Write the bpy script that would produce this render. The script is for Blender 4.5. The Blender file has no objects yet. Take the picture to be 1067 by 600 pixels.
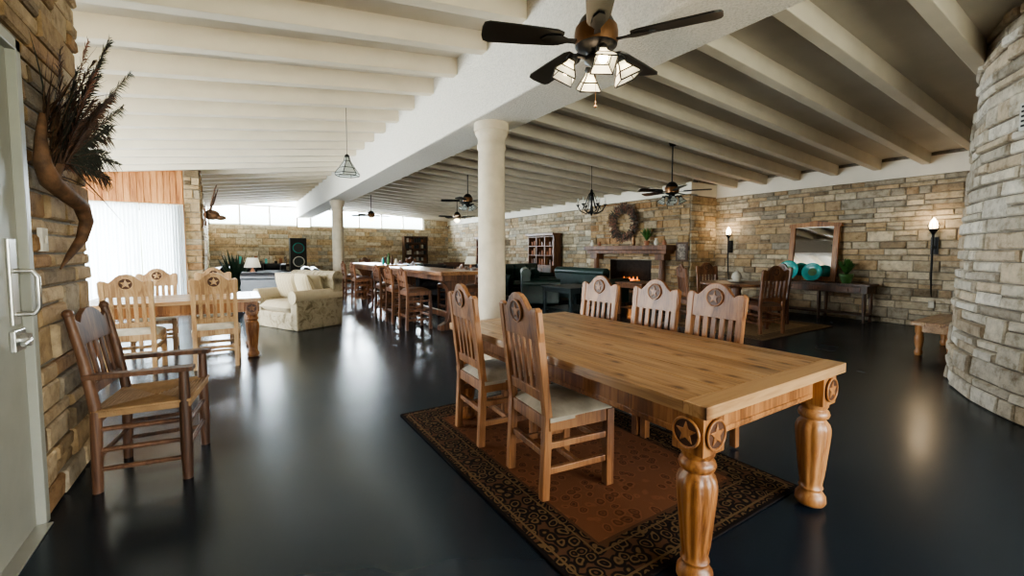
import bpy, math, random
from mathutils import Vector, Matrix
R=random.Random(7)
pi=math.pi
# ------------------------------------------------------------ materials
def newmat(name):
    m=bpy.data.materials.new(name); m.use_nodes=True
    nt=m.node_tree; b=nt.nodes['Principled BSDF']
    return m,nt,b
def noise(nt,scale,detail=4,vec=None,rough=.55,dist=0):
    n=nt.nodes.new('ShaderNodeTexNoise'); n.inputs['Scale'].default_value=scale
    n.inputs['Detail'].default_value=detail; n.inputs['Roughness'].default_value=rough
    n.inputs['Distortion'].default_value=dist
    if vec is not None: nt.links.new(vec,n.inputs['Vector'])
    return n
def ocoord(nt,scale=(1,1,1),kind='Object'):
    t=nt.nodes.new('ShaderNodeTexCoord'); mp=nt.nodes.new('ShaderNodeMapping')
    mp.inputs['Scale'].default_value=scale
    nt.links.new(t.outputs[kind],mp.inputs['Vector']); return mp.outputs['Vector']
def ramp(nt,fac,stops):
    r=nt.nodes.new('ShaderNodeValToRGB'); e=r.color_ramp.elements
    while len(e)<len(stops): e.new(.5)
    for i,(p,c) in enumerate(stops):
        e[i].position=p; e[i].color=(*c,1)
    nt.links.new(fac,r.inputs['Fac']); return r.outputs['Color']
def bump(nt,b,h,strength,dist=.01):
    k=nt.nodes.new('ShaderNodeBump'); k.inputs['Strength'].default_value=strength
    k.inputs['Distance'].default_value=dist
    nt.links.new(h,k.inputs['Height']); nt.links.new(k.outputs['Normal'],b.inputs['Normal'])
def simple(name,col,rough=.6,metal=0,var=.25,scale=8,bs=.15,bscale=60,spec=.5):
    m,nt,b=newmat(name); v=ocoord(nt)
    n=noise(nt,scale,4,v)
    lo=tuple(c*(1-var) for c in col); hi=tuple(min(1,c*(1+var)) for c in col)
    nt.links.new(ramp(nt,n.outputs['Fac'],[(.3,lo),(.7,hi)]),b.inputs['Base Color'])
    b.inputs['Roughness'].default_value=rough; b.inputs['Metallic'].default_value=metal
    b.inputs['Specular IOR Level'].default_value=spec
    if bs>0:
        n2=noise(nt,bscale,3,v); bump(nt,b,n2.outputs['Fac'],bs,.005)
    return m
def wood(name,dark,mid,light,axis='z',rough=.4,knots=True,sc=1.0,coat=0):
    m,nt,b=newmat(name)
    s={'x':(1.0,16,16),'y':(16,1.0,16),'z':(16,16,1.0)}[axis]
    s=tuple(a*sc for a in s)
    v=ocoord(nt,s)
    n=noise(nt,1.6,6,v,.6,1.6)
    v2=ocoord(nt,tuple(a*.25 for a in s)); n2=noise(nt,1.5,2,v2)
    mx=nt.nodes.new('ShaderNodeMath'); mx.operation='MULTIPLY_ADD'
    nt.links.new(n2.outputs['Fac'],mx.inputs[0]); mx.inputs[1].default_value=.45
    mm=nt.nodes.new('ShaderNodeMath'); mm.operation='MULTIPLY'; nt.links.new(n.outputs['Fac'],mm.inputs[0]); mm.inputs[1].default_value=.55
    nt.links.new(mm.outputs[0],mx.inputs[2])
    col=ramp(nt,mx.outputs[0],[(.40,dark),(.49,mid),(.60,light)])
    if knots:
        vo=nt.nodes.new('ShaderNodeTexVoronoi'); vo.voronoi_dimensions='2D'; vo.inputs['Scale'].default_value=1.0
        ks={'x':(2.3,4.6,1),'y':(4.6,2.3,1),'z':(5,5,2)}[axis]
        nt.links.new(ocoord(nt,ks),vo.inputs['Vector'])
        k=ramp(nt,vo.outputs['Distance'],[(.035,(.16,.09,.06)),(.065,(.55,.44,.36)),(.14,(1,1,1))])
        mi=nt.nodes.new('ShaderNodeMix'); mi.data_type='RGBA'; mi.blend_type='MULTIPLY'; mi.inputs[0].default_value=.9
        nt.links.new(col,mi.inputs[6]); nt.links.new(k,mi.inputs[7]); col=mi.outputs[2]
    nt.links.new(col,b.inputs['Base Color']); b.inputs['Roughness'].default_value=rough
    b.inputs['Coat Weight'].default_value=coat; b.inputs['Coat Roughness'].default_value=.2
    bump(nt,b,n.outputs['Fac'],.15,.003)
    return m
OR=((.15,.055,.016),(.31,.13,.042),(.43,.205,.075))
W_y=wood('honey_pine_y',(.20,.105,.045),(.37,.215,.10),(.50,.32,.165),'y',.34,True,1,.22)
W_x=wood('honey_pine_x',(.18,.09,.038),(.34,.19,.085),(.46,.28,.135),'x',.34,True,1,.22)
W_z=wood('honey_pine_z',*OR,'z',.38,False,1,.15)
C_z=wood('chair_wood',(.11,.042,.015),(.23,.097,.036),(.33,.155,.062),'z',.42,False)
C_lt=wood('chair_wood_light',(.25,.135,.06),(.40,.24,.115),(.52,.34,.175),'z',.42,False)
D_z=wood('dark_wood',(.030,.014,.008),(.07,.033,.016),(.13,.06,.03),'z',.42,False)
M_z=wood('red_brown_wood',(.055,.020,.009),(.125,.048,.020),(.21,.09,.038),'z',.42,False)
A_z=wood('weathered_wood',(.045,.022,.013),(.10,.047,.026),(.17,.085,.047),'z',.5,False)
P_z=wood('cedar_panel',(.26,.09,.025),(.46,.19,.06),(.60,.29,.11),'z',.45,False)
carve=simple('carved_dark',(.07,.026,.011),.5)
cream=simple('cream_upholstery',(.46,.41,.33),.85,bs=.3,bscale=300)
creamL=simple('pale_upholstery',(.58,.54,.46),.85,bs=.3,bscale=300)
white_paint=simple('cream_paint',(.78,.72,.61),.6,var=.05,scale=3,bs=.05)
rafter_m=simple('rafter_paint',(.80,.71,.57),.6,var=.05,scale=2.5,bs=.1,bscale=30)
rafter_r=simple('rafter_paint_shaded',(.64,.575,.47),.6,var=.07,scale=2.5,bs=.1,bscale=30)  # darker copy of the rafter paint; dimmer light on the right put into the colour
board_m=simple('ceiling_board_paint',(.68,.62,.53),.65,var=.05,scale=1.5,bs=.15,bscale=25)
board_r=simple('ceiling_board_shaded',(.46,.42,.355),.65,var=.08,scale=1.5,bs=.15,bscale=25)  # right-hand boards: shade of that side painted in as a darker tone
black=simple('black_iron',(.012,.012,.013),.4,.5,bs=.1)
blade_m=simple('black_blade',(.012,.011,.010),.4,0,bs=.05)
bronze=simple('bronze',(.16,.08,.035),.35,.7)
steel=simple('brushed_steel',(.62,.61,.58),.3,.9,var=.05,bs=0)
doorp=simple('grey_door_paint',(.34,.34,.29),.45,var=.05,bs=.03)
leather=simple('black_leather',(.014,.014,.018),.35,0,bs=.3,bscale=80)
green_l=simple('green_leather',(.009,.032,.026),.35,0,bs=.3,bscale=80)
brown_l=simple('brown_leather',(.10,.045,.024),.45,0,bs=.3,bscale=80)
soot=simple('soot',(.020,.015,.012),.9,var=.5,scale=12,bs=.5)
teal=simple('teal_glaze',(.03,.33,.31),.2,bs=0)
leafm=simple('leaf',(.05,.13,.03),.5)
palmm=simple('palm_leaf',(.03,.07,.045),.5)
straw=simple('rush_straw',(.32,.19,.09),.8,bs=.8,bscale=120)
feather=simple('dried_reed',(.060,.028,.015),.8,bs=0)
feather2=simple('russet_plume',(.17,.07,.042),.85,bs=0)
feather3=simple('dark_plume',(.026,.028,.018),.85,bs=0)
drift=simple('driftwood',(.11,.055,.027),.75,scale=14,var=.6,bs=.8,bscale=35)
terra=simple('terracotta',(.30,.12,.06),.7)
def emis(name,col,st):
    m,nt,b=newmat(name); b.inputs['Base Color'].default_value=(*col,1)
    b.inputs['Emission Color'].default_value=(*col,1); b.inputs['Emission Strength'].default_value=st
    return m
bulb=emis('warm_bulb',(1,.78,.48),30)
flame=emis('sconce_glass',(1,.78,.50),10)
ember=emis('ember',(1,.30,.06),1.6)
book=simple('mixed_decor',(.22,.18,.15),.6,var=.9,scale=18)
mirror_m,_nt,_b=newmat('mirror_glass'); _b.inputs['Metallic'].default_value=1; _b.inputs['Roughness'].default_value=.03; _b.inputs['Base Color'].default_value=(.75,.72,.68,1)
def translucent(name,col,tr=.5):
    m,nt,b=newmat(name); o=nt.nodes['Material Output']
    t=nt.nodes.new('ShaderNodeBsdfTranslucent'); t.inputs['Color'].default_value=(*col,1)
    mx=nt.nodes.new('ShaderNodeMixShader'); mx.inputs[0].default_value=tr
    b.inputs['Base Color'].default_value=(*col,1); b.inputs['Roughness'].default_value=.6
    nt.links.new(b.outputs[0],mx.inputs[1]); nt.links.new(t.outputs[0],mx.inputs[2]); nt.links.new(mx.outputs[0],o.inputs['Surface'])
    return m
shade_g=translucent('frosted_glass',(.75,.78,.74),.6)
curt=translucent('sheer_curtain',(.86,.90,.93),.75)
def glassm():
    m=bpy.data.materials.new('window_glass'); m.use_nodes=True; nt=m.node_tree; nt.nodes.clear()
    o=nt.nodes.new('ShaderNodeOutputMaterial'); t=nt.nodes.new('ShaderNodeBsdfTransparent'); g=nt.nodes.new('ShaderNodeBsdfGlossy')
    g.inputs['Roughness'].default_value=.02; t.inputs['Color'].default_value=(.93,.96,.96,1)
    mx=nt.nodes.new('ShaderNodeMixShader'); mx.inputs[0].default_value=.06
    nt.links.new(t.outputs[0],mx.inputs[1]); nt.links.new(g.outputs[0],mx.inputs[2]); nt.links.new(mx.outputs[0],o.inputs['Surface']); return m
glass=glassm()
# floor
floor_m,nt,b=newmat('stained_concrete'); v=ocoord(nt)
n=noise(nt,.7,4,v,.5,.3)
nt.links.new(ramp(nt,n.outputs['Fac'],[(.25,(.010,.017,.026)),(.5,(.013,.021,.032)),(.8,(.019,.026,.036))]),b.inputs['Base Color'])
n2=noise(nt,1.2,3,v,.45); rr=nt.nodes.new('ShaderNodeMapRange'); rr.inputs[1].default_value=.2; rr.inputs[2].default_value=.8; rr.inputs[3].default_value=.19; rr.inputs[4].default_value=.29
nt.links.new(n2.outputs['Fac'],rr.inputs[0]); nt.links.new(rr.outputs[0],b.inputs['Roughness'])
b.inputs['Specular IOR Level'].default_value=.5; b.inputs['Specular Tint'].default_value=(.74,.87,1,1)
n3=noise(nt,3,2,v); bump(nt,b,n3.outputs['Fac'],.02,.01)
# popcorn beam
pop_m,nt,b=newmat('popcorn_plaster'); v=ocoord(nt)
n=noise(nt,60,4,v,.7); b.inputs['Roughness'].default_value=.9
nt.links.new(ramp(nt,n.outputs['Fac'],[(.36,(.62,.58,.51)),(.56,(.78,.73,.65))]),b.inputs['Base Color'])
bump(nt,b,n.outputs['Fac'],.7,.03)
colm=simple('column_plaster',(.56,.48,.37),.7,var=.12,scale=5,bs=.5,bscale=40)
# stone
def stone_mat(name):
    m,nt,b=newmat(name); a=nt.nodes.new('ShaderNodeVertexColor'); a.layer_name='Col'
    v=ocoord(nt); n=noise(nt,9,7,v,.7)
    c=ramp(nt,n.outputs['Fac'],[(.28,(.45,.38,.30)),(.5,(.93,.90,.86)),(.72,(1.25,1.2,1.12))])
    mi=nt.nodes.new('ShaderNodeMix'); mi.data_type='RGBA'; mi.blend_type='MULTIPLY'; mi.inputs[0].default_value=1
    nt.links.new(a.outputs['Color'],mi.inputs[6]); nt.links.new(c,mi.inputs[7]); nt.links.new(mi.outputs[2],b.inputs['Base Color'])
    b.inputs['Roughness'].default_value=.88; b.inputs['Specular IOR Level'].default_value=.25
    n2=noise(nt,28,6,v,.7); bump(nt,b,n2.outputs['Fac'],.8,.02); return m
stone_m=stone_mat('limestone')
mortar=simple('mortar',(.23,.20,.16),.95,var=.3,scale=10,bs=.6,bscale=80)
# ------------------------------------------------------------ builder
class MB:
    def __init__(s): s.v=[];s.f=[];s.mi=[];s.sm=[];s.mats=[];s.col=None
    def mid(s,m):
        if m not in s.mats: s.mats.append(m)
        return s.mats.index(m)
    def add(s,vs,fs,m,smooth=False):
        o=len(s.v); s.v+= [tuple(x) for x in vs]; k=s.mid(m)
        for f in fs: s.f.append(tuple(i+o for i in f)); s.mi.append(k); s.sm.append(smooth)
    def hexa(s,p,m):
        s.add(p,[(3,2,1,0),(4,5,6,7),(0,1,5,4),(1,2,6,5),(2,3,7,6),(3,0,4,7)],m)
    def box(s,c,d,m,rot=None):
        x,y,z=[a/2 for a in d]
        p=[Vector(q) for q in [(-x,-y,-z),(x,-y,-z),(x,y,-z),(-x,y,-z),(-x,-y,z),(x,-y,z),(x,y,z),(-x,y,z)]]
        if rot is not None: p=[rot@q for q in p]
        s.hexa([q+Vector(c) for q in p],m)
    def b2(s,a,b,m): s.box([(a[i]+b[i])/2 for i in range(3)],[abs(a[i]-b[i]) for i in range(3)],m)
    def bar(s,p1,p2,w,d,m,up=(0,1,0)):
        p1=Vector(p1);p2=Vector(p2); t=(p2-p1).normalized(); u=Vector(up)
        a=t.cross(u)
        if a.length<1e-3: a=t.cross(Vector((1,0,0)))
        a.normalize(); c=a.cross(t).normalized()
        o=[-a*w/2-c*d/2,a*w/2-c*d/2,a*w/2+c*d/2,-a*w/2+c*d/2]
        s.hexa([p1+q for q in o]+[p2+q for q in o],m)
    def tube(s,pts,rad,m,n=8,cap=True):
        pts=[Vector(p) for p in pts]
        if not hasattr(rad,'__len__'): rad=[rad]*len(pts)
        vs=[];ref=None
        for i,p in enumerate(pts):
            t=(pts[min(i+1,len(pts)-1)]-pts[max(i-1,0)]).normalized()
            if ref is None:
                ref=Vector((0,0,1)) if abs(t.z)<.9 else Vector((1,0,0))
            a=t.cross(ref).normalized(); c=a.cross(t).normalized(); ref=c
            for k in range(n):
                th=2*pi*k/n; vs.append(p+(a*math.cos(th)+c*math.sin(th))*rad[i])
        fs=[]
        for i in range(len(pts)-1):
            for k in range(n):
                fs.append((i*n+k,i*n+(k+1)%n,(i+1)*n+(k+1)%n,(i+1)*n+k))
        s.add(vs,fs,m,True)
        if cap:
            s.add(vs[:n],[tuple(range(n))],m); s.add(vs[-n:],[tuple(range(n))],m)
    def cyl(s,p1,p2,r,m,n=16,r2=None): s.tube([p1,p2],[r,r if r2 is None else r2],m,n)
    def lathe(s,prof,c,m,n=24,flute=None,mat=None,smooth=True,ph=0,cap=True):
        vs=[]
        for (r,z) in prof:
            for k in range(n):
                th=2*pi*k/n+ph; q=r
                if flute and flute[0]<=z<=flute[1]:
                    q=r*(1-flute[3]+2*flute[3]*abs(math.cos(flute[2]*th/2)))
                p=Vector((q*math.cos(th),q*math.sin(th),z))
                if mat is not None: p=mat@p
                vs.append(p+Vector(c))
        fs=[]
        for i in range(len(prof)-1):
            for k in range(n): fs.append((i*n+k,i*n+(k+1)%n,(i+1)*n+(k+1)%n,(i+1)*n+k))
        s.add(vs,fs,m,smooth)
        if cap:
            s.add(vs[:n],[tuple(range(n))],m); s.add(vs[-n:],[tuple(range(n))],m)
    def prism(s,poly,t,M,m):
        n=len(poly)
        vs=[M@Vector((x,y,-t/2)) for x,y in poly]+[M@Vector((x,y,t/2)) for x,y in poly]
        s.add(vs,[tuple(range(n))[::-1],tuple(range(n,2*n))]+[(i,(i+1)%n,(i+1)%n+n,i+n) for i in range(n)],m)
    def ball(s,c,r,m,n=12,k=8):
        if not hasattr(r,'__len__'): r=(r,r,r)
        vs=[];fs=[]
        for i in range(k+1):
            ph=-pi/2+pi*i/k
            for j in range(n):
                th=2*pi*j/n; vs.append((c[0]+r[0]*math.cos(ph)*math.cos(th),c[1]+r[1]*math.cos(ph)*math.sin(th),c[2]+r[2]*math.sin(ph)))
        for i in range(k):
            for j in range(n): fs.append((i*n+j,i*n+(j+1)%n,(i+1)*n+(j+1)%n,(i+1)*n+j))
        s.add(vs,fs,m,True)
    def mesh(s,name):
        me=bpy.data.meshes.new(name); me.from_pydata(s.v,[],s.f)
        for m in s.mats: me.materials.append(m)
        me.polygons.foreach_set('material_index',s.mi); me.polygons.foreach_set('use_smooth',s.sm)
        if s.col:
            ca=me.color_attributes.new('Col','FLOAT_COLOR','POINT')
            for i,c in enumerate(s.col): ca.data[i].color=c
        me.update(); return me
    def obj(s,name,loc=(0,0,0),rz=0,bevel=0,seg=2):
        return inst(name,s.mesh(name),loc,rz,bevel,seg)
def inst(name,me,loc=(0,0,0),rz=0,bevel=0,seg=2):
    o=bpy.data.objects.new(name,me); bpy.context.scene.collection.objects.link(o)
    o.location=loc; o.rotation_euler=(0,0,rz)
    if bevel>0:
        md=o.modifiers.new('Bevel','BEVEL'); md.width=bevel; md.segments=seg; md.limit_method='ANGLE'; md.angle_limit=math.radians(50)
    return o
# ------------------------------------------------------------ stone walls
PAL_G=[((.52,.45,.34),6),((.42,.38,.31),4),((.44,.34,.22),3),((.59,.53,.42),4),((.31,.25,.18),2),((.48,.37,.25),3),((.38,.36,.31),2)]
PAL_W=[((.42,.31,.19),6),((.36,.25,.14),4),((.31,.19,.10),3),((.48,.37,.24),3),((.22,.165,.105),2),((.36,.30,.22),2)]
PAL_L=[((.66,.62,.54),6),((.58,.54,.47),5),((.60,.52,.41),3),((.72,.69,.63),4),((.46,.42,.36),2),((.54,.46,.36),2)]
def stones(mb,mapf,U,v0,v1,pal,seed,ops=(),sc=1.0,depth=.03):
    rr=random.Random(seed); cs=[p[0] for p in pal]; ws=[p[1] for p in pal]
    z=v0
    def one(u0,u1,a,b_):
        for (o0,o1,z0,z1) in ops:
            if u1>o0+.01 and u0<o1-.01 and b_>z0+.01 and a<z1-.01:
                if u0<o0 and o0-u0>.06: u1=o0
                elif u1>o1 and u1-o1>.06: u0=o1
                else: return
        g=.007; u0+=g;u1-=g;a+=g;b_-=g
        if u1-u0<.03 or b_-a<.02: return
        e=min(.012,(b_-a)*.25); d=depth*(.5+rr.random())
        j=lambda:(rr.random()-.5)*.010
        out=[(u0+j()*.5,a+j()*.5,-.01),(u1+j()*.5,a+j()*.5,-.01),(u1+j()*.5,b_+j()*.5,-.01),(u0+j()*.5,b_+j()*.5,-.01)]
        mid=[(x,y,d*.65) for x,y,_ in out]
        inn=[(u0+e,a+e,d+j()),(u1-e,a+e,d+j()),(u1-e,b_-e,d+j()),(u0+e,b_-e,d+j())]
        vs=[mapf(*q) for q in out+mid+inn]
        mb.add(vs,[(0,1,5,4),(1,2,6,5),(2,3,7,6),(3,0,4,7),(4,5,9,8),(5,6,10,9),(6,7,11,10),(7,4,8,11),(8,9,10,11)],stone_m)
        c=rr.choices(cs,ws)[0]; k=.86+.28*rr.random()
        mb.col+=[(c[0]*k,c[1]*k,c[2]*k,1)]*12
    while z<v1-.03:
        h=rr.choice([.08,.10,.12,.14,.17,.20])*sc
        if z+h>v1-.05: h=v1-z
        u=-rr.random()*.2
        while u<U:
            w=rr.uniform(.16,.55)*sc*(1.15 if h<.14*sc else 1)
            a=max(u,0); bb=min(u+w,U)
            if U-bb<.08: bb=U; w=U-u+.01
            if h>.15*sc and rr.random()<.4:
                s_=z+h*rr.uniform(.4,.6); one(a,bb,z,s_); one(a,bb,s_,z+h)
            else: one(a,bb,z,z+h)
            u+=w
        z+=h
def seg_stone(mb,p0,p1,nrm,v0,v1,pal,seed,ops=(),sc=1.0):
    p0=Vector((*p0,0));p1=Vector((*p1,0)); L=(p1-p0).length; t=(p1-p0)/L; n=Vector((*nrm,0))
    def mapf(u,v,w): q=p0+t*u+n*w; return (q.x,q.y,v)
    us=[0,L]
    for o in ops: us+= [o[0],o[1]]
    us=sorted(set(us))
    for a,b_ in zip(us[:-1],us[1:]):
        zs=[(v0,v1)]
        for o in ops:
            if o[0]<=a+1e-4 and o[1]>=b_-1e-4: zs=[(v0,o[2]),(o[3],v1)]
        for z0,z1 in zs:
            if z1>z0+.001:
                mb.add([mapf(a,z0,.004),mapf(b_,z0,.004),mapf(b_,z1,.004),mapf(a,z1,.004)],[(0,1,2,3)],mortar); mb.col+=[(1,1,1,1)]*4
    stones(mb,mapf,L,v0,v1,pal,seed,ops,sc)
def SW(): m=MB(); m.col=[]; return m
def cbox(mb,a,b_,m):
    n=len(mb.v); mb.b2(a,b_,m); mb.col+=[(1,1,1,1)]*(len(mb.v)-n)
XL=-.87
m=SW()
cbox(m,(XL-.4,3.06,0),(XL,4.05,3.5),mortar)
cbox(m,(XL-.4,2.0,2.36),(XL,3.06,3.5),mortar)
cbox(m,(XL-.4,-3.6,0),(XL,2.0,3.5),mortar)
seg_stone(m,(XL,-3.6),(XL,4.05),(1,0),0,3.5,PAL_W,11,ops=[(3.6+2.0,3.6+3.06,0,2.36)])
seg_stone(m,(XL,4.05),(XL-.4,4.05),(0,1),0,3.3,PAL_W,12)
m.obj('wall_left')
m=SW()
XR=10.45; XF=9.65; XB=9.40
cbox(m,(XR,-3.6,0),(XR+.3,6.6,3.3),mortar)
seg_stone(m,(XR,-3.6),(XR,6.6),(-1,0),0,2.72,PAL_G,21)
m.obj('wall_right')
m=SW()
cbox(m,(XF+.02,6.6,0),(XR+.3,21.5,3.3),mortar)
seg_stone(m,(XF,10.1),(XF,21.5),(-1,0),0,2.72,PAL_G,22,sc=1.2)
seg_stone(m,(XB,6.6),(XR,6.6),(0,-1),0,2.72,PAL_G,23)
seg_stone(m,(XB,6.6),(XB,10.1),(-1,0),0,2.76,PAL_W,24,ops=[(1.15,2.65,.28,1.12)])
seg_stone(m,(XB,10.1),(XF,10.1),(0,1),0,2.76,PAL_G,25)
cbox(m,(XF-.001,6.61,0),(XF+.02,10.09,3.1),soot)
for a,b_ in [((XB,7.75,.28),(XF,9.25,.27)),((XB,7.75,1.12),(XF,9.25,1.13)),((XB,7.74,.28),(XF,7.75,1.12)),((XB,9.25,.28),(XF,9.26,1.12))]: cbox(m,a,b_,soot)
m.obj('wall_fireplace')
m=MB(); m.b2((XR-.02,-3.6,2.72),(XR+.3,6.6,3.05),white_paint); m.b2((XF-.02,6.58,2.74),(XR,21.5,3.05),white_paint)
m.b2((XB-.02,6.58,2.77),(XF,10.1,3.05),white_paint)
m.obj('trim_1')
m=SW(); YB=21.5
cbox(m,(-.9,YB,0),(XF,YB+.3,2.46),mortar)
seg_stone(m,(-.9,YB),(XF,YB),(0,-1),0,2.46,PAL_G,31,sc=1.35)
seg_stone(m,(8.3,YB-.01),(XF,YB-.01),(0,-1),2.46,3.1,PAL_G,32,sc=1.35)
cbox(m,(8.3,YB,2.46),(XF,YB+.3,3.2),mortar)
m.obj('wall_back')
m=SW(); cbox(m,(-1.15,12.02,0),(-.92,YB+.3,3.4),mortar)
seg_stone(m,(-.92,12.0),(-.92,YB),(1,0),0,3.3,PAL_G,33,sc=1.2)
seg_stone(m,(-.92,12.0),(-.62,12.0),(0,-1),0,3.3,PAL_W,34)
seg_stone(m,(-.62,12.0),(-.62,12.3),(1,0),0,3.3,PAL_W,35)
cbox(m,(-.92,12.02,0),(-.64,12.3,3.3),mortar)
m.obj('wall_side')
# round stone tower
m=SW(); cx,cy=6.98,-1.29; RT=2.66
def rad(z): return RT-.035*z
def tmap(u,v,w):
    th=pi*1.15-u/RT; r=rad(v)+w; return (cx+r*math.cos(th),cy+r*math.sin(th),v)
ULEN=RT*pi*1.3
N=80
vs=[];fs=[]
for i in range(N+1):
    for z in (0,3.6): vs.append(tmap(RT*2*pi*i/N,z,.004))
for i in range(N): fs.append((2*i,2*i+2,2*i+3,2*i+1))
m.add(vs,fs,mortar); m.col+=[(1,1,1,1)]*len(vs)
stones(m,tmap,ULEN,0,3.6,PAL_L,41,sc=1.05,depth=.04)
m.obj('wall_round_stone')
def plain(name,p0,p1,th,z0,z1,ops,mat):
    mb=MB(); p0=Vector((*p0,0));p1=Vector((*p1,0)); L=(p1-p0).length; t=(p1-p0)/L
    us=sorted(set([0,L]+[x for o in ops for x in o[:2]]))
    for a,b_ in zip(us[:-1],us[1:]):
        zs=[(z0,z1)]
        for o in ops:
            if o[0]<=a+1e-4 and o[1]>=b_-1e-4: zs=[(z0,o[2]),(o[3],z1)]
        for c,d in zs:
            if d>c+.01: mb.bar(p0+t*a+Vector((0,0,(c+d)/2)),p0+t*b_+Vector((0,0,(c+d)/2)),th,d-c,mat,up=(0,0,1))
    return mb.obj(name)
def window(name,p0,p1,z0,z1,nm,th=.06,nh=0,gl=True):
    mb=MB(); p0=Vector((*p0,0));p1=Vector((*p1,0))
    e=Vector((0,0,1)); wm=white_paint; up=(0,0,1)
    for z in [z0+th/2,z1-th/2]+[z0+(z1-z0)*(k+1)/(nh+1) for k in range(nh)]: mb.bar(p0+e*z,p1+e*z,.09,th,wm,up=up)
    t=(p1-p0).normalized()
    for k in range(nm+1):
        q=p0+(p1-p0)*k/nm
        if k==0: q=q+t*th/2
        if k==nm: q=q-t*th/2
        nn=Vector((-t.y,t.x,0)); mb.bar(q+e*z0,q+e*z1,th,.09,wm,up=nn)
    if gl: mb.add([p0+e*z0,p1+e*z0,p1+e*z1,p0+e*z1],[(0,1,2,3)],glass)
    return mb.obj(name)
plain('wall_front',(XL-.4,-3.7),(XR+.3,-3.7),.2,0,3.9,[(1.4,6.9,.5,2.6),(10.2,11.4,.9,2.4)],white_paint)
window('window_1',(XL-.4+1.4,-3.7),(XL-.4+6.9,-3.7),.5,2.6,5)
window('window_2',(XL-.4+10.2,-3.7),(XL-.4+11.4,-3.7),.9,2.4,2)
plain('wall_nook',(-5.1,3.9),(-5.1,12.2),.2,0,3.2,[(.8,7.6,.3,2.4)],white_paint)
window('window_3',(-5.1,4.7),(-5.1,11.5),.3,2.4,6)
plain('wall_nook_front',(-5.2,3.85),(XL-.42,3.85),.2,0,3.4,[],white_paint)
plain('wall_nook_back',(-5.2,12.1),(-.9,12.1),.2,0,3.4,[(.9,4.22,.15,2.36)],P_z)
window('window_4',(-4.3,12.1),(-.98,12.1),.15,2.36,4)
m=MB(); x=-5.0
while x<-.95:
    m.b2((x+.004,11.98,2.38),(x+.106,12.0,3.3),P_z); x+=.11
m.obj('trim_2',bevel=.003)
window('window_5',(-.9,YB+.1),(2.4,YB+.1),2.46,3.35,3,th=.06)
window('window_6',(2.9,YB+.1),(8.3,YB+.1),2.46,3.3,5,th=.06)
# ------------------------------------------------------------ floor / ceiling
m=MB(); m.b2((-5.3,-3.9,-.2),(XR+.4,YB+.5,0),floor_m); m.obj('floor')
BX0,BX1=2.36,2.96
zl=lambda x:3.52-.125*(BX0-x)
zr=lambda x:3.36-.06*(x-BX1)
def slab(mb,x0,z0,x1,z1,y0,y1,th,mat):
    mb.hexa([(x0,y0,z0),(x1,y0,z1),(x1,y1,z1),(x0,y1,z0),(x0,y0,z0+th),(x1,y0,z1+th),(x1,y1,z1+th),(x0,y1,z0+th)],mat)
RH=.20
m=MB()
slab(m,-5.3,zl(-5.3)+RH,BX0+.05,zl(BX0+.05)+RH,-3.9,YB+.5,.15,board_m)
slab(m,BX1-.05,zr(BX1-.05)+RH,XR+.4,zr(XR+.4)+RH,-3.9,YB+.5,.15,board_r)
m.obj('ceiling')
m=MB(); y=-3.25
while y<YB:
    slab(m,-5.2,zl(-5.2),BX0+.02,zl(BX0+.02),y-.065,y+.065,RH+.01,rafter_m)
    y+=.75
m.obj('ceiling_rafters',bevel=.008)
m=MB(); y=-3.0
while y<YB:
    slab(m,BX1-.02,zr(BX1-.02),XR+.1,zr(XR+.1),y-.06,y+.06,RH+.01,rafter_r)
    y+=.70
m.obj('ceiling_rafters',bevel=.008)
m=MB(); m.b2((BX0,-3.9,2.87),(BX1,YB+.3,3.9),pop_m); m.obj('ceiling_ridge_beam',bevel=.02)
def column(y):
    m=MB()
    pr=[(.25,0),(.25,.10),(.22,.12),(.21,.16),(.175,.19),(.168,.22),(.164,1.2),(.158,2.5),(.156,2.56),(.172,2.58),(.172,2.62),(.16,2.64),(.165,2.70),(.19,2.74),(.20,2.78)]
    m.lathe(pr,(0,0,0),colm,40); m.lathe([(.208,2.77),(.208,2.87)],(0,0,0),colm,40); m.obj('column',(2.62,y,0))
column(4.55); column(13.8)
# door
m=MB()
m.b2((XL-.06,2.06,.01),(XL+.0,3.0,2.30),doorp)
for (a,b_) in [(2.005,2.06),(3.0,3.055)]: m.b2((XL-.1,a,0),(XL+.035,b_,2.355),doorp)
m.b2((XL-.1,2.005,2.30),(XL+.035,3.055,2.355),doorp)
m.b2((XL+.0,2.86,1.02),(XL+.012,2.94,1.42),steel)
m.tube([(XL+.01,2.90,1.27),(XL+.07,2.90,1.27),(XL+.085,2.90,1.24),(XL+.085,2.90,1.10),(XL+.07,2.90,1.07),(XL+.01,2.90,1.07)],.011,steel)
m.b2((XL+.0,2.84,.90),(XL+.02,2.96,1.0),steel)
m.cyl((XL+.0,2.90,.95),(XL+.05,2.90,.95),.03,steel)
m.tube([(XL+.05,2.90,.95),(XL+.06,2.84,.95),(XL+.06,2.78,.945)],.009,steel)
m.b2((XL-.1,2.06,0),(XL+.06,3.0,.01),steel)
m.obj('door_1',bevel=.004)
m=MB(); m.b2((XL+.03,3.13,1.36),(XL+.05,3.21,1.48),creamL); m.b2((XL+.05,3.16,1.40),(XL+.056,3.18,1.44),white_paint); m.obj('light_switch',bevel=.003)
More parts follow.
